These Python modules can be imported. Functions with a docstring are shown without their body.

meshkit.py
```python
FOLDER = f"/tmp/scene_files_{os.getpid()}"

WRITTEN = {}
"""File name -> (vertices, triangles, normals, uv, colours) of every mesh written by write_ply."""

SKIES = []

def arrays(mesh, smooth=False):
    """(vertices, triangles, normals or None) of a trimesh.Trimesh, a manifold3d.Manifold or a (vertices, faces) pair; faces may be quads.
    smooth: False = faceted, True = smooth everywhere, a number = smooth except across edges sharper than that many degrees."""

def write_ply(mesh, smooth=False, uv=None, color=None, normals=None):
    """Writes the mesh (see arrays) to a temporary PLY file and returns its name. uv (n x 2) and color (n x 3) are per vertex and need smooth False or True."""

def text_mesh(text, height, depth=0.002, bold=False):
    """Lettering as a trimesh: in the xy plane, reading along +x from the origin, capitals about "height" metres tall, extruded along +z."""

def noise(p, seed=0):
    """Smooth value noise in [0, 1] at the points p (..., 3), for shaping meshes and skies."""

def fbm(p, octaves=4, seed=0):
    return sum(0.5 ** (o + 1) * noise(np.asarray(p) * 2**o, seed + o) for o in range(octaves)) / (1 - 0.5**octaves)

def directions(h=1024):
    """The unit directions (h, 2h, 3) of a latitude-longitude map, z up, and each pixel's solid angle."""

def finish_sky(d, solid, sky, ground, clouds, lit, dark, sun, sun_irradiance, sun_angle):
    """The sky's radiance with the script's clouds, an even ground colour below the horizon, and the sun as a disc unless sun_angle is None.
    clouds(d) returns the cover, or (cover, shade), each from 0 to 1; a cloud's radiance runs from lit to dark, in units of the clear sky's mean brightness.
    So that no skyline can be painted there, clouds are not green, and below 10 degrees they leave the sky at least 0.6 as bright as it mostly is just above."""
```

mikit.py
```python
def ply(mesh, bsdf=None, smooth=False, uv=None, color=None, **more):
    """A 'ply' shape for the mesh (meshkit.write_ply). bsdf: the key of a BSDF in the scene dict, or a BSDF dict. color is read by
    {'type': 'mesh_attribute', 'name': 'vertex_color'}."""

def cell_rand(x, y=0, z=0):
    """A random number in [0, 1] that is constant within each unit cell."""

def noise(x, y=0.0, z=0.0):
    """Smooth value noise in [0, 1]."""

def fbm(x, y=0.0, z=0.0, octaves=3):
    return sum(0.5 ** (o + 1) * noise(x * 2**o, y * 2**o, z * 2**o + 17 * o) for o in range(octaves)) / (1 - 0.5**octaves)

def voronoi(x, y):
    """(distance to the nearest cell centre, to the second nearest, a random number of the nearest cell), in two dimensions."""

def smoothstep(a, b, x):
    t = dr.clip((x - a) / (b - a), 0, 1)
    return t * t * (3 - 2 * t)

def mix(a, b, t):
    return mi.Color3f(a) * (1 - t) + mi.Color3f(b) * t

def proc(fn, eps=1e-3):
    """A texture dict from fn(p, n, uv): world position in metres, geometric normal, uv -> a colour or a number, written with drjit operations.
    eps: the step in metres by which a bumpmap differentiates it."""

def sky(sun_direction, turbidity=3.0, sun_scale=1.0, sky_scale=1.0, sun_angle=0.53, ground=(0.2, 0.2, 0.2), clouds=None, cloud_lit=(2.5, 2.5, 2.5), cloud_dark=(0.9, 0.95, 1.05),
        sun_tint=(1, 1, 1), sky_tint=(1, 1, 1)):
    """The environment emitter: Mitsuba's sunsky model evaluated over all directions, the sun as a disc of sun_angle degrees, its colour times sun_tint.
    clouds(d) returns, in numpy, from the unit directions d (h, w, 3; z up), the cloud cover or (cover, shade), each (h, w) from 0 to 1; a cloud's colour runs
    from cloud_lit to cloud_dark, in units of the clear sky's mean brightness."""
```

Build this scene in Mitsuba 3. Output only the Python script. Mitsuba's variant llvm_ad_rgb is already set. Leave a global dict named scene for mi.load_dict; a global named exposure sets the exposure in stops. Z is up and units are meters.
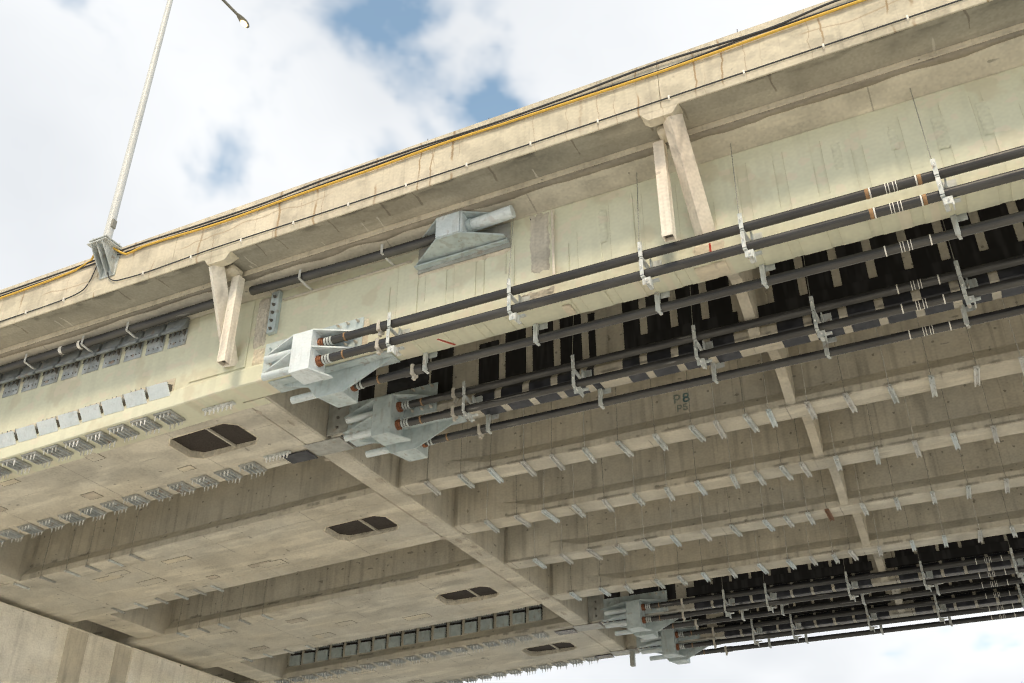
import math, random
import numpy as np, trimesh, shapely.geometry as sg
import mitsuba as mi, drjit as dr
import mikit, meshkit
from mikit import proc, noise, fbm, cell_rand, smoothstep, mix

random.seed(7)
T = mi.ScalarTransform4f
scene = {'type': 'scene'}
labels = {}
Z0 = 1.6                                   # everything below is measured from eye height; the ground lies 1.6 m lower

# ---------------------------------------------------------------- camera, sky, exposure
RIGHT = np.array([0.899617508, 0.436678359, 0.000592369])
DOWN = np.array([-0.231113810, 0.477276344, -0.847817019])
FWD = np.array([-0.370506069, 0.762574129, 0.530288554])
scene['camera'] = {'type': 'perspective', 'fov': 53.2364, 'fov_axis': 'x', 'near_clip': 0.1, 'far_clip': 6000.0,
                   'to_world': T().look_at(origin=[0, 0, Z0], target=[float(FWD[0]), float(FWD[1]), Z0 + float(FWD[2])], up=[float(-v) for v in DOWN])}


def clouds(d):
    e = d / np.maximum(d[..., 2:3] + 0.25, 0.05)
    q = np.stack([e[..., 0], e[..., 1], 0 * e[..., 0]], -1)
    warp = meshkit.fbm(q * 3.0 + 5.5, 4, seed=31) - 0.5
    q = q + 0.12 * np.stack([warp, meshkit.fbm(q * 3.0 + 1.5, 4, seed=37) - 0.5, 0 * warp], -1)
    f = meshkit.fbm(q * 5.0 + 3.1, 6, seed=4)
    g = meshkit.fbm(q * 1.7 + 9.7, 4, seed=11)
    w = meshkit.fbm(q * 14.0 + 1.7, 5, seed=23)
    # broken cloud with open patches of blue, two of them in the part of the sky that the photograph shows
    hole = np.full(d.shape[:2], -1.0)
    for (x, y, z, r, a) in ((-.41, .535, .74, .06, .9), (-.365, .565, .742, .085, 1.0), (-.32, .60, .735, .06, 1.0), (-.37, .51, .78, .07, .95), (-.595, .54, .60, .03, .2), (-.30, .575, .76, .05, .9),
                            (.55, .2, .8, .16, 1), (.1, -.6, .79, .18, 1), (-.8, -.3, .5, .14, 1), (.8, -.35, .48, .13, 1), (.3, .8, .5, .1, 1), (-.08, .963, .265, .03, .2), (-.20, .90, .4, .08, .6)):
        c = np.array([x, y, z]) / np.linalg.norm([x, y, z])
        hole = np.maximum(hole, -1 + a * (1 + np.clip(1.3 - np.linalg.norm(d - c, axis=-1) / r, -1, 1)))
    n = 1.5 * (f - 0.5) + 1.3 * (w - 0.5) + 0.6 * (g - 0.5)
    cover = 0.76 - 0.74 * hole + 1.75 * n + 0.5 * np.clip(1.3 - 3.2 * d[..., 2], 0, 1)
    cover = np.clip(cover / 1.0, 0, 1)
    cover = cover * cover * (3 - 2 * cover)
    shade = np.clip(0.30 + 1.6 * (g - 0.5) + 1.0 * (f - 0.5) + 0.5 * np.clip(1.3 - 3.2 * d[..., 2], 0, 1), 0, 1)
    return np.maximum(cover, 0.22), shade


scene['sky'] = mikit.sky((0.22, -0.62, 0.75), turbidity=3, sun_scale=0.40, sky_scale=1.0, sun_angle=10, ground=(0.20, 0.19, 0.17), clouds=clouds,
                         cloud_lit=(2.05, 2.08, 2.10), cloud_dark=(1.45, 1.52, 1.60), sun_tint=(1.0, 0.985, 0.955), sky_tint=(0.95, 1.30, 1.10))
exposure = 2.32

# ---------------------------------------------------------------- materials
def bsdf(key, d):
    scene[key] = {'id': key, **d}


def rough(key, fn, roughness=0.7, spec=0.3, bump=None, bscale=1.0, metallic=0.0):
    inner = {'type': 'principled', 'base_color': fn if isinstance(fn, dict) else proc(fn), 'roughness': roughness, 'specular': spec, 'metallic': metallic}
    if bump is not None:
        inner = {'type': 'bumpmap', 'arbitrary': proc(bump, eps=4e-3), 'scale': bscale, 'bsdf': inner}
    bsdf(key, {'type': 'twosided', 'bsdf': inner})


def rgb(*c):
    return {'type': 'rgb', 'value': list(c)}


def conc_bump(p, n, uv):
    return 0.006 * fbm(p.x * 7, p.y * 7, p.z * 7, 4) + 0.0015 * noise(p.x * 60, p.y * 60, p.z * 60)


def concrete(base, warm, streaks=0.4, pits=0.2, joints=0.0, tone=0.05, holes=0.0):
    def fn(p, n, uv):
        big = fbm(p.x * 0.45, p.y * 0.7, p.z * 0.9, 3)
        mid = fbm(p.x * 2.3 + 7, p.y * 2.3, p.z * 2.3, 3)
        fine = noise(p.x * 34, p.y * 34, p.z * 34)
        up = dr.abs(n.z)
        wall = 1 - smoothstep(0.3, 0.8, up)
        run = fbm(p.x * 6.5 + 3, p.y * 6.5, p.z * 0.45, 3)
        run2 = noise(p.x * 21 + 3, p.y * 21, p.z * 0.8)
        c = mix(base, warm, smoothstep(0.35, 0.68, big))
        v = 0.80 + 0.34 * (mid - 0.5) + 0.20 * (fine - 0.5) + 0.20
        v = v * (1 - streaks * wall * (0.9 * smoothstep(0.50, 0.75, run) + 0.35 * smoothstep(0.62, 0.85, run2)))
        flat = 1 - wall
        blot = fbm(p.x * 1.3 + 31, p.y * 2.1, 5, 4)
        v = v * (1 - 0.15 * flat * smoothstep(0.50, 0.74, blot))
        v = v * (1 + 0.16 * flat * smoothstep(0.55, 0.70, fbm(p.x * 0.8 + 3, p.y * 4.4, 9, 3)))
        pit = noise(p.x * 9 + 2, p.y * 9, p.z * 9 + 5)
        v = v * (1 - pits * 2.2 * smoothstep(0.90, 0.95, pit))
        # board-wide tone steps and sharp-edged runs, dark ones from above and pale lime ones
        bw = dr.floor(p.x / 0.61)
        v = v * (1 + wall * tone * (cell_rand(bw, dr.floor(p.y / 0.7)) - 0.5))
        for w, sd, amt in ((0.23, 3, -0.30), (0.37, 8, -0.22), (0.53, 5, 0.22)):
            kx = dr.floor(p.x / w)
            r1, r2, r3 = cell_rand(kx, sd, dr.floor(p.y)), cell_rand(kx, sd + 1, dr.floor(p.y)), cell_rand(kx, sd + 2, dr.floor(p.y))
            xx = (kx + 0.2 + 0.6 * r1) * w + 0.02 * (noise(p.z * 3, kx * 1.7) - 0.5)
            wid = 0.006 + 0.03 * r2 * r2
            run3 = (1 - smoothstep(wid * 0.5, wid, dr.abs(p.x - xx))) * smoothstep(0.55, 0.8, r3) * smoothstep(0.25, 0.6, noise(p.z * 2.1 + 9 * r1, kx))
            v = v * (1 + wall * streaks * 2.2 * amt * run3)
        # tie holes of the formwork, and the bruised lower arris of the level girders
        tx = dr.abs(p.x / 0.93 - dr.floor(p.x / 0.93 + 0.5)) * 0.93
        tz = dr.abs(p.z - 10.30)
        v = v * (1 - holes * wall * (1 - smoothstep(0.016, 0.028, dr.sqrt(tx * tx + tz * tz))))
        chip = smoothstep(0.50, 0.62, fbm(p.x * 2.6, p.y * 0.3, 4, 4))
        v = v * (1 - holes * 0.9 * chip * (1 - smoothstep(0.012, 0.05, dr.abs(p.z - 9.628))) * smoothstep(0.3, 0.9, -n.y))
        # form-panel joints, hairlines that run across the underside
        if joints:
            jx = dr.abs(p.x / 2.43 - dr.floor(p.x / 2.43 + 0.5)) * 2.43
            jy = dr.abs(p.y / 1.21 - dr.floor(p.y / 1.21 + 0.5)) * 1.21
            v = v * (1 - joints * (1 - smoothstep(0.004, 0.016, jx)) * smoothstep(0.3, 0.6, mid) * flat)
            v = v * (1 - joints * 0.7 * (1 - smoothstep(0.004, 0.016, jy)) * smoothstep(0.45, 0.65, mid) * flat)
        return c * v
    return fn


rough('concrete_brown', concrete((0.475, 0.455, 0.39), (0.50, 0.465, 0.38), 0.24, 0.2, 0.35, 0.10, 0.5), 0.85, 0.2, conc_bump, 1.0)
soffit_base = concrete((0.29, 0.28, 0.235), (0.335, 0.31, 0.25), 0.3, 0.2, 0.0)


def soffit_fn(p, n, uv):
    v = mi.Color3f(soffit_base(p, n, uv))
    for w, sd, amt in ((1.3, 4, 0.75), (0.83, 9, -0.6), (2.1, 14, 0.6)):
        k = dr.floor(p.x / w)
        x0 = (k + 0.2 + 0.6 * cell_rand(k, sd)) * w + 0.05 * (noise(p.y * 6, k * 2.7 + sd) - 0.5)
        y1 = 10.38 - 0.42 * cell_rand(k, sd + 1)
        wid = 0.006 + 0.014 * noise(p.y * 9, k)
        a = (1 - smoothstep(wid * 0.5, wid * 1.5, dr.abs(p.x - x0))) * smoothstep(0.0, 0.05, p.y - y1 if amt > 0 else 10.2 - p.y) * smoothstep(0.35, 0.5, cell_rand(k, sd + 2))
        v = mix(v, mi.Color3f(0.52, 0.50, 0.44) if amt > 0 else mi.Color3f(0.13, 0.11, 0.085), a * abs(amt))
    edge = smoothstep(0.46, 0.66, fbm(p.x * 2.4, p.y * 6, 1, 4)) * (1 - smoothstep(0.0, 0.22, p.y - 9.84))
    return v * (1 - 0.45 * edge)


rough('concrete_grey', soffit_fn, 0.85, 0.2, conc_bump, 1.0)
rough('concrete_pier', concrete((0.80, 0.77, 0.68), (0.77, 0.72, 0.60), 0.13, 0.35, 0.0), 0.85, 0.2, conc_bump, 1.0)
rough('concrete_pale', concrete((0.72, 0.68, 0.59), (0.71, 0.635, 0.53), 0.28, 0.12, 0.0), 0.8, 0.25, conc_bump, 0.6)


def parapet_fn(p, n, uv):
    base = concrete((0.54, 0.50, 0.39), (0.58, 0.53, 0.42), 0.16, 0.1)(p, n, uv)
    v = mi.Color3f(base)
    for (w, sd, amp, wid) in ((0.62, 1.0, 0.8, 0.012), (1.07, 5.0, 0.75, 0.020), (0.41, 9.0, 0.45, 0.007)):
        k = dr.floor(p.x / w)
        x0 = (k + 0.15 + 0.7 * cell_rand(k, sd)) * w
        wob = 0.05 * (noise(p.z * 5, k * 3.1 + sd) - 0.5) + 0.02 * (noise(p.z * 17, k * 1.7 + sd) - 0.5)
        a = (1 - smoothstep(0.3 * wid, wid * 1.6, dr.abs(p.x - x0 - wob))) * smoothstep(0.35, 0.6, cell_rand(k, sd + 2))
        a = a * smoothstep(0.2, 0.6, noise(p.z * 3.5 + 3, k * 2.3))
        v = mix(v, mi.Color3f(0.30, 0.20, 0.10), a * amp)
    low = fbm(p.x * 3, p.z * 4, 3, 3)
    v = v * (1 - 0.16 * smoothstep(0.5, 0.7, low))
    # wandering level cracks with a brown bloom
    zc = 11.95 + 0.16 * (fbm(p.x * 1.3, 4, 2, 3) - 0.5) * 2
    cr = (1 - smoothstep(0.004, 0.02, dr.abs(p.z - zc))) * smoothstep(0.52, 0.62, noise(p.x * 0.6, 8))
    return mix(v, mi.Color3f(0.33, 0.24, 0.14), cr * 0.5)


rough('parapet_concrete', parapet_fn, 0.8, 0.25, conc_bump, 1.0)


def paint_fn(p, n, uv):
    big = fbm(p.x * 0.6, p.y, p.z * 1.1, 3)
    run = fbm(p.x * 8, 3, p.z * 0.5, 3)
    mid = fbm(p.x * 3, p.y * 3, p.z * 3, 3)
    fine = noise(p.x * 30, p.y * 30, p.z * 30)
    c = mix((0.56, 0.568, 0.435), (0.59, 0.595, 0.465), smoothstep(0.35, 0.65, big))
    v = 1.0 + 0.10 * (mid - 0.5) + 0.07 * (fine - 0.5) - 0.05 * smoothstep(0.52, 0.72, run)
    c = c * v
    stain = smoothstep(0.60, 0.72, fbm(p.x * 2.2 + 40, 1.0, p.z * 1.6, 4))
    c = mix(c, mi.Color3f(0.47, 0.42, 0.30), 0.40 * stain)
    spl = smoothstep(0.66, 0.70, fbm(p.x * 5 + 11, 7.0, p.z * 5, 3))
    return mix(c, mi.Color3f(0.62, 0.56, 0.45), 0.5 * spl)


rough('web_paint', paint_fn, 0.6, 0.35, lambda p, n, uv: 0.003 * fbm(p.x * 5, p.y * 5, p.z * 5, 4), 1.0)
rough('web_paint_strip', lambda p, n, uv: paint_fn(p, n, uv) * 1.02, 0.55, 0.35, lambda p, n, uv: 0.003 * fbm(p.x * 6, p.y * 6, p.z * 6, 3), 1.0)


def steel_fn(a, b, grime):
    def fn(p, n, uv):
        m = fbm(p.x * 6, p.y * 6, p.z * 6, 3)
        f = noise(p.x * 40, p.y * 40, p.z * 40)
        c = mix(a, b, smoothstep(0.3, 0.7, m)) * (1 + 0.12 * (f - 0.5))
        s = smoothstep(0.56, 0.70, fbm(p.x * 16 + 5, p.y * 16, p.z * 2.2, 3))
        s2 = smoothstep(0.70, 0.76, fbm(p.x * 11 + 15, p.y * 11, p.z * 7, 3))
        c = mix(c, mi.Color3f(0.26, 0.16, 0.09), grime * 1.2 * s2)
        return mix(c, mi.Color3f(0.24, 0.22, 0.18), grime * s)
    return fn


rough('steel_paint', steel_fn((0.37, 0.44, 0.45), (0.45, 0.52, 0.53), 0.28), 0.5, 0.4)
rough('steel_pale', steel_fn((0.51, 0.58, 0.60), (0.58, 0.64, 0.66), 0.2), 0.5, 0.4)
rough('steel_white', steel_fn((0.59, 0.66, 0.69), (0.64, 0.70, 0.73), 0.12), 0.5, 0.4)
rough('clamp_grey', steel_fn((0.42, 0.40, 0.35), (0.52, 0.50, 0.44), 0.5), 0.6, 0.3)
rough('web_rough', lambda p, n, uv: paint_fn(p, n, uv) * (0.90 + 0.14 * noise(p.x * 30, p.y * 30, p.z * 30)), 0.7, 0.3)
rough('web_bead', rgb(0.50, 0.495, 0.37), 0.7, 0.3)
rough('galvanised', steel_fn((0.40, 0.44, 0.43), (0.54, 0.57, 0.56), 0.4), 0.42, 0.5)
rough('plate_dark', steel_fn((0.17, 0.19, 0.20), (0.25, 0.275, 0.28), 0.35), 0.5, 0.4)
rough('plate_soffit', steel_fn((0.26, 0.27, 0.25), (0.36, 0.37, 0.35), 0.3), 0.5, 0.4)
rough('plate_mid', steel_fn((0.26, 0.29, 0.30), (0.40, 0.43, 0.44), 0.5), 0.5, 0.4)
rough('bolt_steel', rgb(0.66, 0.67, 0.66), 0.4, 0.5)
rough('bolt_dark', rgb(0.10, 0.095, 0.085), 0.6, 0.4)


def duct_fn(p, n, uv):
    s = fbm(p.x * 1.2, p.y * 9, p.z * 9, 3)
    d = noise(p.x * 3.1, p.y * 20, p.z * 20)
    c = mix((0.020, 0.021, 0.023), (0.045, 0.046, 0.046), smoothstep(0.4, 0.7, s)) * (0.9 + 0.25 * d)
    scuff = smoothstep(0.70, 0.76, fbm(p.x * 2.3 + p.z * 9, p.y * 14, p.z * 22 + 7, 3)) * smoothstep(0.5, 0.65, noise(p.x * 0.9, p.y, 3))
    top_tone = smoothstep(0.2, 0.9, n.z) * (0.5 + 0.5 * noise(p.x * 4, p.y * 4, 2))  # patchy paler tone towards the upward-facing side
    c = mix(c, mi.Color3f(0.13, 0.125, 0.11), 0.5 * top_tone)
    return mix(c, mi.Color3f(0.20, 0.20, 0.19), 0.6 * scuff)


rough('duct_plastic', duct_fn, 0.42, 0.45)


def carbon_fn(p, n, uv):
    run = fbm(p.x * 11, p.y * 11, p.z * 1.2, 3)
    return mix((0.012, 0.012, 0.013), (0.030, 0.030, 0.032), smoothstep(0.45, 0.7, run))


rough('carbon_sheet', carbon_fn, 0.6, 0.35)
rough('carbon_gloss', lambda p, n, uv: mix((0.020, 0.022, 0.028), (0.040, 0.043, 0.052), smoothstep(0.4, 0.7, fbm(p.x * 6, p.y * 6, p.z * 6, 3))), 0.38, 0.5)
rough('cable_yellow', rgb(0.66, 0.42, 0.07), 0.45, 0.4)
rough('cable_black', rgb(0.045, 0.047, 0.05), 0.5, 0.4)
rough('rust', lambda p, n, uv: mix((0.12, 0.05, 0.03), (0.34, 0.15, 0.08), noise(p.x * 40, p.y * 40, p.z * 40)), 0.8, 0.2)
rough('tape_white', rgb(0.72, 0.70, 0.65), 0.6, 0.3)
rough('tape_orange', lambda p, n, uv: mix((0.24, 0.14, 0.07), (0.38, 0.24, 0.13), noise(p.x * 50, p.y * 50, p.z * 50)), 0.7, 0.2)
rough('hatch_mesh', lambda p, n, uv: mi.Color3f(0.050, 0.043, 0.038) * (0.6 + 0.8 * noise(p.x * 55, p.y * 55, p.z)), 0.8, 0.2)
rough('paint_teal', rgb(0.09, 0.16, 0.17), 0.8, 0.1)
rough('paint_teal_faint', rgb(0.20, 0.23, 0.20), 0.8, 0.1)
rough('paint_red', rgb(0.42, 0.07, 0.05), 0.8, 0.1)
rough('grout', concrete((0.22, 0.205, 0.17), (0.27, 0.24, 0.19), 0.2, 0.5), 0.9, 0.1, lambda p, n, uv: 0.02 * fbm(p.x * 14, p.y * 14, p.z * 14, 4), 1.0)
rough('scar', concrete((0.43, 0.405, 0.34), (0.52, 0.49, 0.42), 0.3, 0.6), 0.9, 0.1, lambda p, n, uv: 0.02 * fbm(p.x * 12, p.y * 12, p.z * 12, 4), 1.0)
rough('ground_paving', lambda p, n, uv: mix((0.56, 0.55, 0.515), (0.62, 0.61, 0.57), fbm(p.x * 0.3, p.y * 0.3, 1, 4)), 0.9, 0.2)
rough('lamp_grey', rgb(0.22, 0.22, 0.19), 0.5, 0.4)
rough('pole_steel', lambda p, n, uv: mix((0.47, 0.49, 0.48), (0.55, 0.57, 0.56), fbm(p.x * 2, p.y * 2, p.z * 1.5, 3)), 0.45, 0.5)
rough('galv_dull', steel_fn((0.44, 0.45, 0.43), (0.56, 0.57, 0.55), 0.22), 0.5, 0.4)
rough('flange_pale', concrete((0.52, 0.48, 0.38), (0.55, 0.50, 0.40), 0.2, 0.3), 0.85, 0.2, conc_bump, 1.0)
rough('mortar_pale', concrete((0.56, 0.51, 0.40), (0.60, 0.54, 0.43), 0.1, 0.1), 0.9, 0.1, conc_bump, 1.5)

rough('pier_patch', concrete((0.60, 0.565, 0.47), (0.58, 0.53, 0.42), 0.3, 0.3), 0.85, 0.2, conc_bump, 1.0)
rough('rust_dull', rgb(0.20, 0.12, 0.08), 0.8, 0.2)
rough('joint_dark', rgb(0.17, 0.155, 0.125), 0.9, 0.1)
rough('patch_dark', concrete((0.375, 0.345, 0.285), (0.41, 0.37, 0.30), 0.3, 0.3), 0.85, 0.2, conc_bump, 1.0)

# ---------------------------------------------------------------- mesh helpers
class MB:
    def __init__(s):
        s.v, s.f, s.n = [], [], 0

    def add(s, v, f):
        v, f = np.asarray(v, float), np.asarray(f, int)
        if f.shape[1] == 4:
            f = np.vstack([f[:, [0, 1, 2]], f[:, [0, 2, 3]]])
        s.v.append(v); s.f.append(f + s.n); s.n += len(v)
        return s

    def hexa(s, c):                                                 # 8 corners: lower ring then upper ring
        return s.add(c, [[0, 3, 2, 1], [4, 5, 6, 7], [0, 1, 5, 4], [1, 2, 6, 5], [2, 3, 7, 6], [3, 0, 4, 7]])

    def box(s, x0, x1, y0, y1, z0, z1):
        return s.hexa([(x0, y0, z0), (x1, y0, z0), (x1, y1, z0), (x0, y1, z0), (x0, y0, z1), (x1, y0, z1), (x1, y1, z1), (x0, y1, z1)])

    def cbox(s, x0, x1, y0, y1, z0, z1, c=0.01):                    # chamfered box
        pts = []
        for i, (a, b) in enumerate(((x0, x1), (y0, y1), (z0, z1))):
            for sx in (0, 1):
                for sy in (0, 1):
                    for sz in (0, 1):
                        q = [(x0, x1)[sx], (y0, y1)[sy], (z0, z1)[sz]]
                        for j, sg_ in enumerate((sx, sy, sz)):
                            if j != i:
                                q[j] += c if sg_ == 0 else -c
                        pts.append(q)
        h = trimesh.convex.convex_hull(np.array(pts))
        return s.add(h.vertices, h.faces)

    def bar(s, a, b, w, h, up=(0, 0, 1)):                           # square bar from a to b, w across, h along 'up'
        a, b = np.array(a, float), np.array(b, float)
        d = (b - a) / np.linalg.norm(b - a)
        sd = np.cross(d, up); sd /= np.linalg.norm(sd)
        u = np.cross(sd, d)
        o = [(-1, -1), (1, -1), (1, 1), (-1, 1)]
        return s.hexa([a + sd * w / 2 * i + u * h / 2 * j for i, j in o] + [b + sd * w / 2 * i + u * h / 2 * j for i, j in o])

    def tube(s, pts, r, sides=12, cap=True):
        p = np.asarray(pts, float)
        t = np.gradient(p, axis=0); t /= np.linalg.norm(t, axis=1, keepdims=True)
        ref = np.where(np.abs(t[:, 2:]) < 0.9, [[0, 0, 1.0]], [[1.0, 0, 0]])
        a = np.cross(t, ref); a /= np.linalg.norm(a, axis=1, keepdims=True)
        b = np.cross(t, a)
        ang = np.arange(sides) * 2 * np.pi / sides
        rr = np.broadcast_to(r, (len(p),))[:, None, None]
        v = (p[:, None] + rr * (np.cos(ang)[None, :, None] * a[:, None] + np.sin(ang)[None, :, None] * b[:, None])).reshape(-1, 3)
        f = []
        for i in range(len(p) - 1):
            for j in range(sides):
                k = (j + 1) % sides
                f.append([i * sides + j, (i + 1) * sides + j, (i + 1) * sides + k, i * sides + k])
        s.add(v, f)
        if cap:
            for i, q in ((0, p[0]), (len(p) - 1, p[-1])):
                ring = v[i * sides:(i + 1) * sides]
                ff = [[j, (j + 1) % sides, sides] if i == 0 else [(j + 1) % sides, j, sides] for j in range(sides)]
                s.add(np.vstack([ring, q]), ff)
        return s

    def prism(s, poly, a, b, axis):                                 # polygon extruded along an axis from a to b
        pg = sg.Polygon(poly) if not isinstance(poly, sg.Polygon) else poly
        m = trimesh.creation.extrude_polygon(pg, b - a, engine='earcut')
        u, v, w = m.vertices[:, 0], m.vertices[:, 1], m.vertices[:, 2] + a
        V = {'x': np.stack([w, u, v], 1), 'y': np.stack([u, w, v], 1), 'z': np.stack([u, v, w], 1)}[axis]
        return s.add(V, m.faces if axis != 'y' else m.faces[:, ::-1])

    def loft(s, secs, xs, closed=True):                             # sections (y, z), one per x, joined along x
        k = len(secs[0])
        v = np.array([(x, y, z) for x, q in zip(xs, secs) for y, z in q])
        f = []
        for i in range(len(xs) - 1):
            for j in range(k if closed else k - 1):
                m = (j + 1) % k
                f.append([i * k + j, i * k + m, (i + 1) * k + m, (i + 1) * k + j])
        s.add(v, f)
        if closed:
            for i in (0, len(xs) - 1):
                vv, ff = trimesh.creation.triangulate_polygon(sg.Polygon(secs[i]), engine='earcut')
                s.add(np.column_stack([np.full(len(vv), xs[i]), vv]), ff if i else ff[:, ::-1])
        return s

    def mesh(s):
        v = np.vstack(s.v).copy(); v[:, 2] += Z0
        m = trimesh.Trimesh(v, np.vstack(s.f), process=False)
        return m


USED = {}


def key(base):
    n = USED.get(base, -1) + 1
    USED[base] = n
    return base if n == 0 else f'{base}_{n:03d}'


def part(parent, name, mb, mat, smooth=False, kind=None, label=None):
    k = key(parent + '__' + name)
    scene[k] = mikit.ply(mb.mesh(), mat, smooth=smooth)
    if kind or label:
        labels[k] = {}
        if kind: labels[k]['kind'] = kind
        if label: labels[k]['label'] = label
    return k


def thing(name, label, cat, group=None):
    k = key(name)
    labels[k] = {'label': label, 'category': cat}
    if group: labels[k]['group'] = group
    return k


def solid(name, mb, mat, label, cat, group=None, smooth=False):
    k = thing(name, label, cat, group)
    scene[k] = mikit.ply(mb.mesh(), mat, smooth=smooth)
    return k


ORD = 'first second third fourth fifth sixth seventh eighth ninth tenth eleventh twelfth thirteenth fourteenth fifteenth sixteenth seventeenth eighteenth nineteenth twentieth'.split()

# ---------------------------------------------------------------- the setting: ground
scene['ground'] = mikit.ply(trimesh.Trimesh([[-2500, -2500, 0], [2500, -2500, 0], [2500, 2500, 0], [-2500, 2500, 0]], [[0, 1, 2], [0, 2, 3]]), 'ground_paving')
labels['ground'] = {'kind': 'structure'}

# ---------------------------------------------------------------- the bridge
bridge = thing('bridge', 'concrete girder road bridge with pale painted edge girder, seen from below', 'bridge')
YC = [11.04, 13.21, 15.54, 17.78, 20.20, 22.73, 25.25, 28.0]        # girder centre lines
DL, DR = -10.35, -9.90                                              # the cross-beam at the joint
TOP = 9.90
ZW = 9.69                                                           # top of the webs


def zb(x):                                                          # underside level: level span, haunch towards the pier
    if x > -10: return 8.0
    if x > -22: return 8.0 - 0.04 * (-10 - x)
    return 8.0 - 0.48 + 0.04 * max(0, -22 - x) if x > -34 else 8.0


def section(x, c, near, fh=0.24, wh=0.08, fl=0.145, ch=0.36, tf=0.42, grow=0.0):
    """I section of a girder at x; near=True: the edge girder with a thicker web face and a wide top flange."""
    z = zb(x)
    e = 0.018
    wn = wh + (fh - wh) * grow
    if near:
        return [(c - .23 + e, z), (c + .23 - e, z), (c + .23, z + e), (c + .23, z + fl), (c + .17, z + ch), (c + .17, ZW), (c - .17, ZW), (c - .17, z + ch), (c - .225, z + ch - 0.05), (c - .23, z + e)]
    return [(c - fh + e, z), (c + fh - e, z), (c + fh, z + e), (c + fh, z + fl), (c + wn, z + ch), (c + wn, 9.62), (c + tf, 9.76), (c + tf, TOP), (c - tf, TOP), (c - tf, 9.76),
            (c - wn, 9.62), (c - wn, z + ch), (c - fh, z + fl), (c - fh, z + e)]


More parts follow.
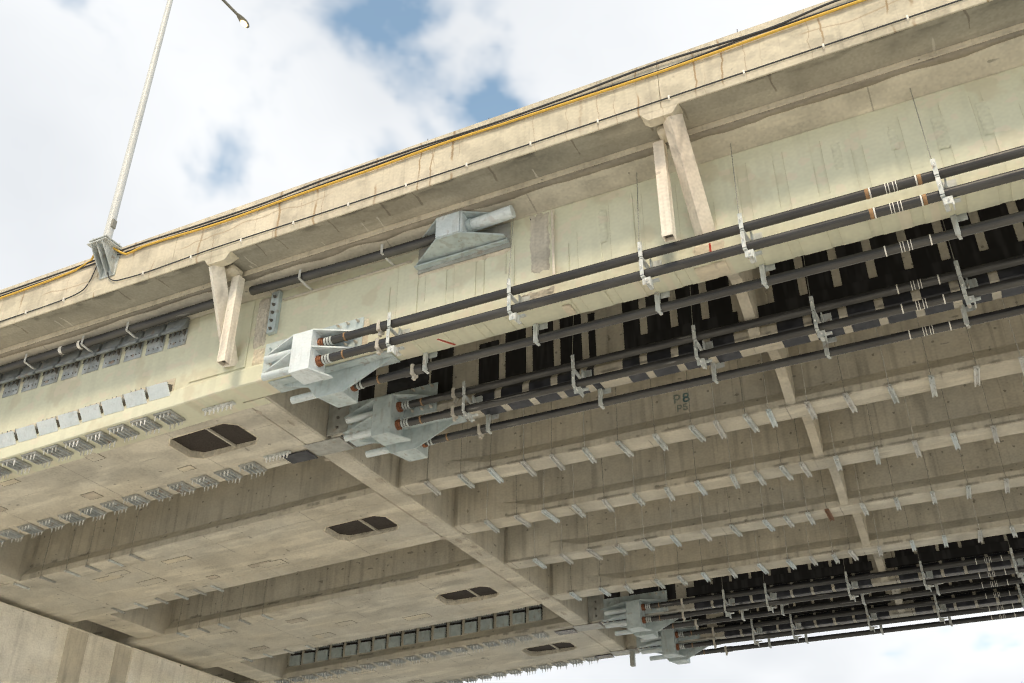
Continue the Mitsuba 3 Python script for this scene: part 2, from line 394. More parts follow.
LEFT_X = [-46, -34, -30, -26, -22, -18, -14, DL]
girders = []
flange_a = [(11.21, ZW), (11.5, 9.79), (11.5, TOP), (10.385, TOP), (10.385, 9.812), (10.40, 9.80), (10.70, 9.735), (10.855, ZW + .003)]
for i, c in enumerate(YC):
    near = i == 0
    mb = MB()
    mb.loft([section(x, c, near) for x in LEFT_X], LEFT_X)
    if near:
        xs = [DL, -4, 2, 8, 14, 22]
        mb.loft([section(x, c, True) for x in xs], xs)
    else:
        xs = [-9.80, -8.95, -8.75, -7.95, 0, 8, 14, 22]
        gr = [1, 1, .72, 0, 0, 0, 0, 0]
        mb.loft([section(x, c, False, grow=g) for x, g in zip(xs, gr)], xs)
        mb.box(DR, -9.80, c - .17, c + .17, 8.03, 9.6)              # the recessed joint
    girders.append(part(bridge, 'girder', mb, 'web_paint' if near else 'concrete_brown', label='pale green painted edge girder' if near else None))

part(girders[0], 'top_flange', MB().prism(flange_a, -46.0, 22.0, 'x'), 'concrete_brown', label='bare brown top flange')

# box undersides between the girders of each pair, with an octagonal access hole
HX = [-11.65, -11.55, -11.62, -11.75]
for b in range(4):
    c0, c1 = YC[2 * b] + (.23 if b == 0 else .24), YC[2 * b + 1] - .24
    cx, cy = HX[b], (c0 + c1) / 2 - 0.02
    hx, hy, k = 0.74, 0.43, 0.17
    octo = [(-hx + k, -hy), (hx - k, -hy), (hx, -hy + k), (hx, hy - k), (hx - k, hy), (-hx + k, hy), (-hx, hy - k), (-hx, -hy + k)]
    hole = sg.Polygon([(cx + x, cy + y) for x, y in octo])
    mb = MB()
    for xa, xe in ((-46, -34), (-34, -22), (-22, -13.5), (-13.5, -13.0), (-13.0, DL)):
        pg = sg.box(xa, c0 + .002, xe, c1 - .002)
        if xe == DL: pg = pg.difference(hole)
        m = trimesh.creation.extrude_polygon(pg, 0.16, engine='earcut')
        v = np.array(m.vertices)
        v[:, 2] += np.array([zb(x) for x in v[:, 0]]) + 0.006
        mb.add(v, m.faces)
    slab = part(bridge, 'box_slab', mb, 'concrete_brown')
    g = np.random.default_rng(20 + b)
    for _ in range(7):                                              # old repair patches, a few millimetres proud
        w, h = g.uniform(.25, .7), g.uniform(.12, .3)
        xp, yp = g.uniform(-19, -12.8), g.choice([c0 + .12, c1 - .45, (c0 + c1) / 2]) + g.uniform(0, .15)
        zz_ = lambda x: zb(x) + .002
        e = .014
        part(slab, 'patch_joint', MB().hexa([(xp - e, yp - e, zz_(xp) - .001), (xp + w + e, yp - e, zz_(xp + w) - .001), (xp + w + e, yp + h + e, zz_(xp + w) - .001), (xp - e, yp + h + e, zz_(xp) - .001),
                                             (xp - e, yp - e, zz_(xp) + .009), (xp + w + e, yp - e, zz_(xp + w) + .009), (xp + w + e, yp + h + e, zz_(xp + w) + .009), (xp - e, yp + h + e, zz_(xp) + .009)]), 'joint_dark')
        part(slab, 'repair_patch', MB().hexa([(xp, yp, zz_(xp) - .003), (xp + w, yp, zz_(xp + w) - .003), (xp + w, yp + h, zz_(xp + w) - .003), (xp, yp + h, zz_(xp) - .003),
                                              (xp, yp, zz_(xp) + .01), (xp + w, yp, zz_(xp + w) + .01), (xp + w, yp + h, zz_(xp + w) + .01), (xp, yp + h, zz_(xp) + .01)]), ('concrete_brown', 'flange_pale', 'patch_dark')[_ % 3])
    z = zb(cx)
    fr = MB()                                                       # raised rim of the access hole
    inner, outer = np.array(octo), np.array(octo) * [1 + .02 / hx, 1 + .02 / hy]
    lo = [(cx + x, cy + y, zb(cx + x) + 0.02) for x, y in inner]
    for j in range(8):
        q = (j + 1) % 8
        A, B_, C, D = inner[j], inner[q], outer[q], outer[j]
        f3 = lambda P, dz: (cx + P[0], cy + P[1], zb(cx + P[0]) + dz)
        fr.hexa([f3(A, -.002), f3(B_, -.002), f3(C, .002), f3(D, .002), f3(A, .27), f3(B_, .27), f3(C, .27), f3(D, .27)])
    part(slab, 'hatch_rim', fr, 'flange_pale')
    for s0, s1 in ((-hx, -0.012 + .12), (0.012 + .12, hx)):
        cl = sg.box(cx + s0, cy - hy, cx + s1, cy + hy).intersection(hole.buffer(0.02))
        part(slab, 'hatch_panel', MB().prism(cl, z + 0.105, z + 0.125, 'z'), 'hatch_mesh')
    part(slab, 'hatch_bar', MB().box(cx + .105, cx + .135, cy - hy - .02, cy + hy + .02, z + .06, z + .103), 'concrete_brown')

# cross-beam at the joint and the arched diaphragm in the span
mb = MB()
mb.cbox(DL, DR, YC[0] + .24, YC[-1] + .22, 7.985, 9.6, 0.03)
part(bridge, 'cross_beam', mb, 'concrete_brown')
for xd in (-2.42, 9.5):
    for i in range(7):
        e0, e1 = YC[i] + .225, YC[i + 1] - .235
        lo = [(e0, 8.03)] + [(e0 + (e1 - e0) * u, 8.03 + 0.47 * (1 - abs(2 * u - 1) ** 1.8)) for u in np.linspace(.015, .985, 31)] + [(e1, 8.03)]
        part(bridge, 'diaphragm', MB().prism([(e0 - .1, 8.03)] + lo + [(e1 + .1, 8.03), (e1 + .1, 9.7), (e0 - .1, 9.7)], xd + .01, xd + .17, 'x'), 'concrete_brown')
    for i in (1, 6, 7):                                             # the thickening of the web that it meets
        part(bridge, 'diaphragm_pad', MB().box(xd - .20, xd + .32, YC[i] - .135, YC[i] - .078, 8.42 if i in (1, 6, 7) else 8.37, 9.6), 'concrete_brown')
for xd in (-20.1,):                                           # diaphragms between the boxes
    for i in (1, 3, 5):
        part(bridge, 'diaphragm', MB().box(xd - .5, xd + .35, YC[i] + .08, YC[i + 1] - .08, zb(xd) + .03, 9.7), 'concrete_brown')

spg = np.random.default_rng(41)
for _ in range(16):
    yy = spg.uniform(11.6, 24.5)
    xx = spg.choice([DL + .03, DR - .1, DR - .2]) + spg.uniform(-.03, .03)
    w, h = spg.uniform(.03, .09), spg.uniform(.05, .16)
    q = [(xx + w * math.cos(a) * spg.uniform(.6, 1.1), yy + h * math.sin(a) * spg.uniform(.6, 1.1)) for a in np.linspace(0, 2 * math.pi, 9)[:-1]]
    part(bridge, 'spall', MB().prism(q, 7.979, 7.984, 'z'), 'patch_dark')

# deck slab, edge beams, parapets
X0, X1 = -46.0, 22.0
FY = 9.81                                                           # outer face of the edge
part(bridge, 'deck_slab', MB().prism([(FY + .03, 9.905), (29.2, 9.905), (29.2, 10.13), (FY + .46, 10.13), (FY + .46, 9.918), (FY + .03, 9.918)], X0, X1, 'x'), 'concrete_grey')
px = [(FY, 9.896), (FY + .006, 9.889), (FY + .02, 9.889), (FY + .026, 9.92), (FY + .45, 9.925), (FY + .45, 10.2), (FY + .22, 10.35), (FY + .17, 10.80), (FY + .15, 10.83), (FY + .02, 10.83), (FY + .0, 10.81), (FY + .0, 10.02), (FY - .012, 10.0)]
joints = [X0] + [-35.2, -27.5, -19.9, -11.02, -2.55, 5.3, 13.0] + [X1]
for a, b in zip(joints[:-1], joints[1:]):
    part(bridge, 'parapet', MB().prism(px, a + .004, b - .004, 'x'), 'parapet_concrete')
part(bridge, 'parapet', MB().prism([(29.2 - (y - FY) , z) for y, z in px][::-1], X0, X1, 'x'), 'parapet_concrete')
part(bridge, 'road_surface', MB().box(X0, X1, FY + .5, 28.7, 10.134, 10.19), 'grout')

# rough grout bead under the top flange edge of the edge girder
rng = np.random.default_rng(3)
xs = np.arange(X0, X1, 0.11)
base = np.array([(10.375, 9.90), (10.371, 9.845), (10.385, 9.79), (10.43, 9.775), (10.485, 9.785), (10.50, 9.81)])
secs = []
for k, x in enumerate(xs):
    w = meshkit.fbm(np.array([[x * 1.9, j * 0.6, 0] for j in range(6)]), 4, seed=5) - .5
    q = base.copy()
    q[2:, 1] -= 0.03 * w[2:]
    q[3:, 0] += 0.13 * w[3:]
    secs.append([tuple(a) for a in q])
part(bridge, 'grout_bead', MB().loft(secs, xs, closed=False), 'grout', smooth=40)
part(bridge, 'flange_edge', MB().prism([(10.362, 9.812), (10.378, 9.812), (10.378, 9.902), (10.362, 9.902)], X0, X1, 'x'), 'flange_pale')

# corbels and inclined struts under the deck edge
for xc, xs_, lab in ((-2.58, -2.45, 'right'), (-10.05, -10.16, 'left'), (7.0, 7.1, 'far'), (-17.7, -17.8, 'off')):
    mb = MB().hexa([(xc - .17, FY + .004, 9.765), (xc + .17, FY + .004, 9.765), (xc + .17, FY + .15, 9.765), (xc - .17, FY + .15, 9.765),
                    (xc - .27, FY + .004, 9.904), (xc + .27, FY + .004, 9.904), (xc + .27, FY + .22, 9.904), (xc - .27, FY + .22, 9.904)])
    part(bridge, 'corbel', mb, 'parapet_concrete')
    mb = MB().cbox(xc - .14, xc + .14, FY + .26, FY + .54, 9.74, 9.9, .05)
    part(bridge, 'corbel', mb, 'flange_pale')
    mb = MB().bar((xs_, 9.95, 9.82), (xs_ + (.05 if xs_ > -5 else -.2), 10.86, 8.46), 0.19, 0.21, up=(.55, 0, 1))
    part(bridge, 'strut', mb, 'concrete_pale', label='inclined pale concrete strut under the deck edge')

# painted wrap strips on the face of the edge girder, thin and under the paint
for k in range(-15, 20):
    xw = -0.31 + 0.5 * k + 0.0
    x0, x1 = xw + .07, xw + .43
    if x0 < -7.4 or x1 > 8.5 or (-5.4 < x1 and x0 < -4.6): continue
    c = YC[0]
    t = .009
    top = 9.50 + 0.10 * random.random()
    prof = [(c - .17, top), (c - .17, 8.36), (c - .225, 8.31), (c - .23, 8.018), (c - .212, 8.0), (c + .212, 8.0)]
    off = [(c - .17 - t, top), (c - .17 - t, 8.362), (c - .225 - t, 8.312), (c - .23 - t, 8.016), (c - .214, 8.0 - t), (c + .212, 8.0 - t)]
    part(girders[0], 'painted_strip', MB().prism(prof + off[::-1], x0, x1, 'x'), 'web_paint_strip')

beads = MB()
for k in range(-15, 17):
    for u in (.07, .43):
        x = -.31 + .5 * k + u
        if x < -7.4 or -5.2 < x < -4.55: continue
        zc = 8.37 + (.5 * random.random() if random.random() < .5 else 0)
        beads.box(x - .004, x + .004, YC[0] - .182, YC[0] - .17, zc, zc + (9.46 - zc) * (1 if random.random() < .5 else random.uniform(.4, .9)))
        beads.box(x - .003, x + .003, YC[0] - .2, YC[0] + .2, 7.9885, 8.0)
part(girders[0], 'strip_joints', beads, 'web_bead', kind='stuff')

# scars and patches of the edge girder
def rough_patch(y, x0, x1, z0, z1, amp, seed, nx=10, nz=24, ragged=0.03):
    g = np.random.default_rng(seed)
    vx, vz = np.linspace(0, 1, nx), np.linspace(0, 1, nz)
    V = []
    for a in range(nz):
        for b in range(nx):
            edge = a in (0, nz - 1) or b in (0, nx - 1)
            x = x0 + (x1 - x0) * vx[b]; z = z0 + (z1 - z0) * vz[a]
            if edge: x += g.uniform(-ragged, ragged) * .6; z += g.uniform(-ragged, ragged)
            V.append((x, y + (0.004 if edge else -.004 - amp * g.random()), z))
    F = [[a * nx + b, a * nx + b + 1, (a + 1) * nx + b + 1, (a + 1) * nx + b] for a in range(nz - 1) for b in range(nx - 1)]
    return MB().add(V, F)


part(girders[0], 'scar', rough_patch(10.865, -4.98, -4.68, 8.62, 9.66, .02, 1), 'scar', smooth=25, label='rough unpainted scar where a strut was removed')
part(girders[0], 'scar', rough_patch(10.805, -5.1, -4.6, 8.03, 8.24, .025, 2, 14, 9), 'scar', smooth=25)
part(girders[0], 'scar', rough_patch(10.865, -9.97, -9.72, 8.70, 9.64, .03, 4), 'scar', smooth=25, label='rough grey concrete scar behind the drainpipe')
part(girders[0], 'scar', rough_patch(10.865, -9.93, -9.71, 8.36, 8.66, .02, 14, 8, 9, .015), 'mortar_pale', smooth=25)
part(girders[0], 'scar', rough_patch(10.805, -2.6, -2.15, 8.05, 8.26, .012, 6, 12, 8), 'mortar_pale', smooth=25)
MBm = MB().box(-2.36, -2.335, 10.785, 10.80, 8.05, 8.24)
part(girders[0], 'painted_mark', MBm, 'paint_red', label='red paint dash')
part(girders[0], 'conduit', MB().tube([(-4.60, 10.82, 9.62), (-4.60, 10.82, 8.45)], .022, 8), 'concrete_pale', smooth=40, label='thin pale pipe down the web')
for j, (xa, xb, za, zc) in enumerate(((.62, .78, 8.75, 9.3), (1.16, 1.30, 8.78, 9.32), (.09, .2, 8.95, 9.3), (-.62, -.5, 8.9, 9.35), (-3.9, -3.78, 8.8, 9.4))):
    part(girders[0], 'rough_strip', rough_patch(10.858, xa, xb, za, zc, .008, 30 + j, 6, 22, .012), 'web_rough', smooth=20)
# underside scars of the same girder
for (x0, x1, y0, y1) in ((-2.62, -2.2, 10.9, 11.22), (-4.55, -4.43, 10.95, 11.2)):
    part(girders[0], 'soffit_patch', MB().box(x0, x1, y0, y1, 7.975, 7.992), 'mortar_pale')
part(girders[0], 'painted_mark', MB().hexa([(-6.55, 10.95, 7.984), (-6.52, 10.95, 7.984), (-6.36, 11.2, 7.984), (-6.40, 11.2, 7.984), (-6.55, 10.95, 7.988), (-6.52, 10.95, 7.988), (-6.36, 11.2, 7.988), (-6.40, 11.2, 7.988)]), 'paint_red')

for xa, xe in ((-46, -22), (-22, DL)):
    part(girders[0], 'painted_soffit', MB().hexa([(xa, 11.2, zb(xa) - .001), (xe, 11.2, zb(xe) - .001), (xe, 11.46, zb(xe) - .001), (xa, 11.46, zb(xa) - .001), (xa, 11.2, zb(xa) + .02), (xe, 11.2, zb(xe) + .02), (xe, 11.46, zb(xe) + .02), (xa, 11.46, zb(xa) + .02)]), 'web_paint')
part(girders[0], 'painted_soffit', MB().box(DL, DR - .02, 11.28, 11.46, 7.978, 7.99), 'web_paint')

# carbon-fibre wraps, black strips round web and flange of the strengthened girders
def wrap(i, x0, x1, ztop, zlow_web=8.36, bottom=True, mat='carbon_sheet', t=.004):
    c = YC[i]
    fh, wh, fl = .24, .08, .145
    if x0 < -7.9: return
    prof = [(c - wh, ztop), (c - wh, 8.36)]
    off = [(c - wh - t, ztop), (c - wh - t, 8.362)]
    part(girders[i], 'carbon_wrap', MB().prism(prof + off[::-1], x0, x1, 'x'), 'carbon_sheet')
    prof = [(c - wh, 8.355), (c - fh, 8.145), (c - fh, 8.018), (c - fh + .018, 8.0), (c + fh - .018, 8.0), (c + fh, 8.018), (c + fh, 8.14)]
    off = [(c - wh - t, 8.357), (c - fh - t, 8.147), (c - fh - t, 8.016), (c - fh + .016, 8.0 - t), (c + fh - .016, 8.0 - t), (c + fh + t, 8.016), (c + fh + t, 8.14)]
    part(girders[i], 'carbon_flange_wrap', MB().prism(prof + off[::-1], x0, x1, 'x'), 'carbon_gloss')


for i in (1, 6, 7):
    for k in range(-15, 10):
        x0, x1 = 0.0 + 0.5 * k, 0.38 + 0.5 * k
        if x0 < -7.4: continue
        if i > 1: x1 += .05
        if x0 < -2.64 < x1: x1 = -2.64                              # the diaphragm and its pad stand here
        elif x0 < -2.08 < x1: x0 = -2.08
        elif -2.64 <= x0 and x1 <= -2.08: continue
        if i == 1 and k == -10: x1 = -4.88                          # a bare panel between
        if i == 1 and k == -9: x0 = -4.40
        ztop = 9.6 if x0 > -4.2 or i > 1 else 9.2 + 0.25 * random.random()
        wrap(i, x0, x1, ztop)
    c = YC[i]
    for a, b in ((-4.15, -2.56), (-2.28, 5.0)) if i == 1 else ((-7.2, -2.56), (-2.28, 5.0)):
        part(girders[i], 'carbon_band', MB().prism([(c - .085, 8.37), (c - .085, 8.60), (c - .150, 8.59), (c - .150, 8.37)], a, b, 'x'), 'carbon_sheet')
    part(girders[i], 'carbon_flange_wrap', MB().box(-9.6, -8.9, c - .245, c + .245, 7.985, 7.997), 'carbon_gloss')
    part(girders[i], 'carbon_flange_wrap', MB().box(-10.95, -10.4, c - .10, c + .24, zb(-10.8) - .03, zb(-10.8) - .016), 'carbon_gloss')

for i in (1, 6, 7):
    c = YC[i]
    part(girders[i], 'carbon_wrap', MB().box(-9.42, -8.97, c - .246, c - .2405, 8.02, 9.4), 'carbon_sheet')
    part(girders[i], 'carbon_flange_wrap', MB().box(-10.38, -9.62, c - .24, c + .24, 7.966, 7.978), 'plate_soffit')
    t = .005
    part(girders[i], 'carbon_wrap', MB().hexa([(-8.74, c - .194 - t, 8.38), (-7.97, c - .083 - t, 8.38), (-7.97, c - .083 + .002, 8.38), (-8.74, c - .194 + .002, 8.38),
                                               (-8.74, c - .194 - t, 9.4), (-7.97, c - .083 - t, 9.4), (-7.97, c - .083 + .002, 9.4), (-8.74, c - .194 + .002, 9.4)]), 'carbon_gloss')
    part(girders[i], 'carbon_wrap', MB().box(-7.93, -7.5, c - .086, c - .0805, 8.37, 9.35), 'carbon_sheet')

# painted survey marks on the bare girders
def mark(i, text, x, z, h, mat, bold=True, depth=.003):
    m = meshkit.text_mesh(text, h, depth, bold)
    v = m.vertices
    V = np.stack([x + v[:, 0], YC[i] - .0815 - v[:, 2], z + v[:, 1]], 1)
    part(girders[i], 'painted_mark', MB().add(V, m.faces[:, ::-1]), mat, label=f'hand-painted survey mark {text}')


mark(2, 'P', -4.36, 8.60, .16, 'paint_teal_faint')
mark(2, '8', -4.20, 8.585, .17, 'paint_teal')
mark(2, 'P5', -4.31, 8.43, .12, 'paint_teal_faint')

# ---------------------------------------------------------------- pier
pier = thing('pier', 'pale weathered concrete pier crossbeam at the lower left under the bridge', 'pier')
pz = 7.46
PXF = -20.85
mb = MB()
for a, b in ((9.2, 20.05), (20.05, 29.8)):
    mb2 = MB().cbox(PXF - 2.0, PXF, a + .004, b - .004, 5.3, pz, 0.03)
    part(pier, 'crossbeam', mb2, 'concrete_pier')
for y in (12.5, 26.0):
    part(pier, 'column', MB().cbox(PXF - 1.8, PXF - .2, y - .9, y + .9, -Z0, 5.3, .08), 'concrete_pier')
for c in YC:
    part(pier, 'bearing', MB().cbox(PXF - 1.3, PXF - .25, c - .22, c + .22, pz, zb(PXF - .3) - .003, .01), 'plate_dark')
for (a, b) in ((17.85, 18.5), (19.45, 20.0)):
    part(pier, 'patch', MB().cbox(PXF - .02, PXF + .012, a, b, 5.9, 7.40, .004), 'pier_patch')

# ---------------------------------------------------------------- anchors of the outside cables
def bolts(parent, pts, d, r=.02, l=.05, mat='bolt_steel'):
    mb = MB()
    d = np.array(d, float)
    for p in pts:
        p = np.array(p, float)
        mb.tube([p, p + d * l * .45], r, 6)
        mb.tube([p + d * l * .45, p + d * l], r * .55, 6)
    part(parent, 'bolts', mb, mat, kind='stuff')


def main_anchor(i, label, sx=1, x0=-8.76, zt=None, group=None):
    """Steel anchor for two ducts on the near face of girder i."""
    c = YC[i]
    yw = c - .23 if i == 0 else c - .24
    yf = yw - .42
    if zt is None: zt = (8.22, 7.91) if i == 0 else (8.155, 7.82)
    if i: x0 += .08
    k = thing('cable_anchor', label, 'cable anchor', group)
    xb = x0 + .36
    z0, z1 = zt[1] - .23, zt[0] + .14
    ztop = zt[0] + .50
    part(k, 'base_plate', MB().box(x0 - .86, xb + .63, yw - .022, yw - .002, 8.03, ztop - .08), 'steel_paint')
    mb = MB()
    q = .05
    mb.hexa([(x0, yf, z0), (xb, yf, z0), (xb, yw - .024, z0 + .0), (x0, yw - .024, z0 + .0), (x0, yf, z1), (xb, yf, z1), (xb, yw - .024, z1), (x0, yw - .024, z1)])
    part(k, 'end_block', mb, 'steel_white' if i == 0 else 'steel_paint')  # darker steel copy on the inner girders, their shade put into the colour
    zm = (zt[0] + zt[1]) / 2
    for z, wr, wl in ((z1 + .004, .62, .84), (zm, .60, .84), (z0 + .0, .17, .0)):
        if z > 8.05 or wr < .5:
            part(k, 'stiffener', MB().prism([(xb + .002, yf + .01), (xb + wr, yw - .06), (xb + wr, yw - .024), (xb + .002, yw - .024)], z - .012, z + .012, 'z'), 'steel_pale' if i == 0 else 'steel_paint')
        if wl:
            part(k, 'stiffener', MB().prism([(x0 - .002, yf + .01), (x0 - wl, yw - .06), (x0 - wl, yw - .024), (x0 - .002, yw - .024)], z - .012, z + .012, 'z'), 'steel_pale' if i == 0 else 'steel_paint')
    for z in zt:
        part(k, 'guide_tube', MB().tube([(x0 - .66, yw - .20, z - .02), (x0 - .001, yw - .20, z - .02)], .062, 14), 'steel_pale', smooth=40)
        part(k, 'anchor_ring', MB().tube([(xb + .002, yw - .20, z), (xb + .05, yw - .20, z)], .088, 14).tube([(xb + .05, yw - .2, z), (xb + .08, yw - .2, z)], .07, 14), 'rust', smooth=40)
        mb = MB()
        for u in (.10, .15, .20):
            mb.tube([(xb + u, yw - .20, z), (xb + u + .03, yw - .20, z)], .074, 14)
        part(k, 'collar', mb, 'galvanised', smooth=40)
    pts = [(x, yw - .022, z) for x in (xb + .18, xb + .36, xb + .54) for z in (ztop - .14, zm + .13)] + [(x0 - u, yw - .022, zt[0] - .0) for u in (.2, .36, .5, .7)] + [(x0 - u, yw - .022, zm - .04) for u in (.5, .66, .8)]
    bolts(k, pts, (0, -1, 0), .024, .08, 'clamp_grey')
    bolts(k, [(x0 - u, yw - .024, zt[0] + s) for u in (.12, .26, .42, .58, .74) for s in (.06, .30)], (0, -1, 0), .02, .05, 'steel_paint')
    if i == 0:
        part(k, 'mortar_edge', rough_patch(yw - .001, xb + .60, xb + .72, 8.06, ztop - .12, .01, 71, 5, 16, .02), 'mortar_pale', smooth=25)
    return k


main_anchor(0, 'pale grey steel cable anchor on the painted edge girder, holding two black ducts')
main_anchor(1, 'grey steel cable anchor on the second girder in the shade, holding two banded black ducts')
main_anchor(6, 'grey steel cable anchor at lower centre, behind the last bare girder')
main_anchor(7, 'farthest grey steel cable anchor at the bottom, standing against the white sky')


def under_anchor(i, label):
    """Steel anchor below girder i for one duct that hangs at its far lower corner."""
    c = YC[i]
    y0, y1 = c - .0, c + .42
    k = thing('lower_cable_anchor', label, 'cable anchor')
    xa, xb = -8.80, -8.22
    zl = 7.57
    part(k, 'top_plate', MB().box(-9.55, -7.35, c - .15, c + .20, 7.962, 7.982), 'steel_paint')
    mb = MB().prism([(-9.35, 7.96), (-7.36, 7.96), (-7.40, 7.93), (xb + .02, zl), (xa + .1, zl), (xa - .08, 7.80), (-9.35, 7.93)], y0, y0 + .02, 'y')
    part(k, 'side_plate', mb, 'steel_paint')
    part(k, 'end_block', MB().hexa([(xa + .12, y0 + .02, zl), (xb, y0 + .02, zl), (xb, y1, zl + .0), (xa + .22, y1, zl + .0), (xa, y0 + .02, 7.96), (xb, y0 + .02, 7.96), (xb, y1, 7.96), (xa + .12, y1, 7.96)]), 'steel_paint')
    part(k, 'guide_tube', MB().tube([(xa - .52, c + .20, 7.77), (xa + .1, c + .20, 7.77)], .062, 14), 'steel_pale', smooth=40)
    part(k, 'anchor_ring', MB().tube([(xb + .002, c + .25, 7.78), (xb + .05, c + .25, 7.78)], .085, 14), 'rust', smooth=40)
    mb = MB()
    for u in (.10, .16):
        mb.tube([(xb + u, c + .25, 7.78), (xb + u + .03, c + .25, 7.78)], .074, 14)
    part(k, 'collar', mb, 'galvanised', smooth=40)
    return k


under_anchor(0, 'wedge-shaped pale steel anchor under the painted edge girder, below the large anchor')
under_anchor(1, 'wedge-shaped grey steel anchor under the second girder, holding the lowest near duct')
under_anchor(6, 'wedge-shaped grey anchor at lower centre, between two large grey anchors')
under_anchor(7, 'wedge-shaped grey anchor hanging lowest against the sky at the bottom')

# upper anchor on the web of the edge girder: trapezoid plates, opened to the right
k = thing('upper_cable_anchor', 'trapezoid grey steel anchor high on the painted web with a thick tube at right', 'cable anchor')
yw = 10.868
part(k, 'base_plate', MB().box(-6.88, -5.30, yw - .03, yw - .004, 9.20, 9.66), 'plate_soffit')
part(k, 'foot_plate', MB().hexa([(-6.88, yw - .14, 9.255), (-5.32, yw - .10, 9.285), (-5.32, yw - .03, 9.285), (-6.88, yw - .03, 9.255), (-6.88, yw - .14, 9.28), (-5.32, yw - .10, 9.31), (-5.32, yw - .03, 9.31), (-6.88, yw - .03, 9.28)]), 'steel_paint')
for z, mat in ((9.345, 'steel_paint'), (9.735, 'steel_paint')):
    part(k, 'side_plate', MB().prism([(-6.88, yw - .05), (-6.88, yw - .08), (-6.30, 10.36), (-5.90, 10.36), (-5.34, yw - .17), (-5.34, yw - .032), (-6.88, yw - .032)], z - .012, z + .012, 'z'), mat)
part(k, 'front_plate', MB().box(-6.295, -5.905, 10.345, 10.37, 9.358, 9.722), 'steel_pale')
part(k, 'end_plate', MB().box(-5.905, -5.87, 10.375, yw - .03, 9.358, 9.722), 'steel_pale')
part(k, 'cover_tube', MB().tube([(-5.87, 10.58, 9.58), (-5.13, 10.58, 9.62)], .10, 18), 'steel_pale', smooth=40)
part(k, 'anchor_ring', MB().tube([(-5.85, 10.58, 9.58), (-5.79, 10.58, 9.583)], .12, 16), 'steel_paint', smooth=40)
bolts(k, [(x, yw - .06, 9.285) for x in np.arange(-6.8, -5.4, .2)], (0, 0, 1), .016, .06)
part(k, 'mortar_edge', rough_patch(10.866, -6.9, -5.3, 9.13, 9.22, .012, 9, 24, 4, .02), 'mortar_pale', smooth=25)

# ---------------------------------------------------------------- ducts of the outside cables
def duct(label, y, z0, x0, x1, z1=None, r=.064, ties=True, collar=True, group=None, bands=False):
    k = thing('cable_duct', label, 'cable duct', group)
    z1 = z0 if z1 is None else z1
    n = 16
    pts = [(x0 + (x1 - x0) * t, y, z0 + (z1 - z0) * t - 0.02 * math.sin(math.pi * t)) for t in np.linspace(0, 1, n)]
    zz = lambda x: z0 + (z1 - z0) * (x - x0) / (x1 - x0) - 0.02 * math.sin(math.pi * (x - x0) / (x1 - x0))
    part(k, 'duct', MB().tube(pts, r, 20), 'duct_plastic', smooth=40)
    if collar:
        a = x0 + .62
        part(k, 'coupling', MB().tube([(a + .3, y, zz(a + .3)), (a + .62, y, zz(a + .6))], r + .012, 16), 'duct_plastic', smooth=40)
        part(k, 'clamp_block', MB().cbox(x0 + 1.05, x0 + 1.11, y - .085, y + .085, zz(x0 + 1.1) - .1, zz(x0 + 1.1) + .08, .012).box(x0 + 1.06, x0 + 1.10, y - .03, y + .03, zz(x0 + 1.1) - .16, zz(x0 + 1.1) - .1), 'clamp_grey')
        part(k, 'tie', MB().tube([(x0 + .45, y, zz(x0 + .45)), (x0 + .475, y, zz(x0 + .475))], r + .005, 16), 'tape_orange', smooth=40)
    if ties:
        for x in (-.28, .26):
            part(k, 'tie', MB().tube([(x, y, zz(x)), (x + .018, y, zz(x))], r + .006, 16), 'tape_white', smooth=40)
        for x in ((-.33, .285) if bands else ()):
            part(k, 'tape_band', MB().tube([(x, y, zz(x)), (x + .045, y, zz(x))], r + .003, 16), 'tape_orange', smooth=40)
        for x in (-.09, -.055, -.0, .035):
            part(k, 'tie', MB().tube([(x, y, zz(x)), (x + .010, y, zz(x))], r + .006, 16), 'tape_white', smooth=40)
    return k


XE = 14.0
names = {0: 'outside face of the painted edge girder', 1: 'shaded second girder', 6: 'seventh girder beyond the bare ones', 7: 'farthest girder'}
for i in (0, 1, 6, 7):
    c = YC[i]
    yw = c - .23 if i == 0 else c - .24
    duct(f'upper black duct running along the {names[i]}', yw - .20, 8.225 if i == 0 else 8.155, -8.40 if i == 0 else -8.32, XE, 8.19 if i == 0 else 8.10, bands=i == 0)
    duct(f'lower black duct running along the {names[i]}', yw - .20, 7.915 if i == 0 else 7.82, -8.40 if i == 0 else -8.32, XE, 7.875 if i == 0 else 7.79, bands=i == 0)
    duct(f'black duct hung under the far corner of the {names[i]}'.replace('outside face of the ', ''), c + .25, 7.785, -8.2, XE, 7.785)
duct('black duct mostly hidden behind the painted edge girder', YC[0] + .42, 8.24, -8.2, XE, 8.24, collar=False, ties=False)
duct('dark grey duct under the overhang, from the upper anchor to the left drainpipe', 10.60, 9.66, -9.93, -6.30, 9.57, r=.075, ties=False, collar=False)
duct('dark grey duct under the overhang at the upper left, above the steel brackets', 10.60, 9.65, -24, -10.4, 9.65, r=.078, ties=False, collar=False)

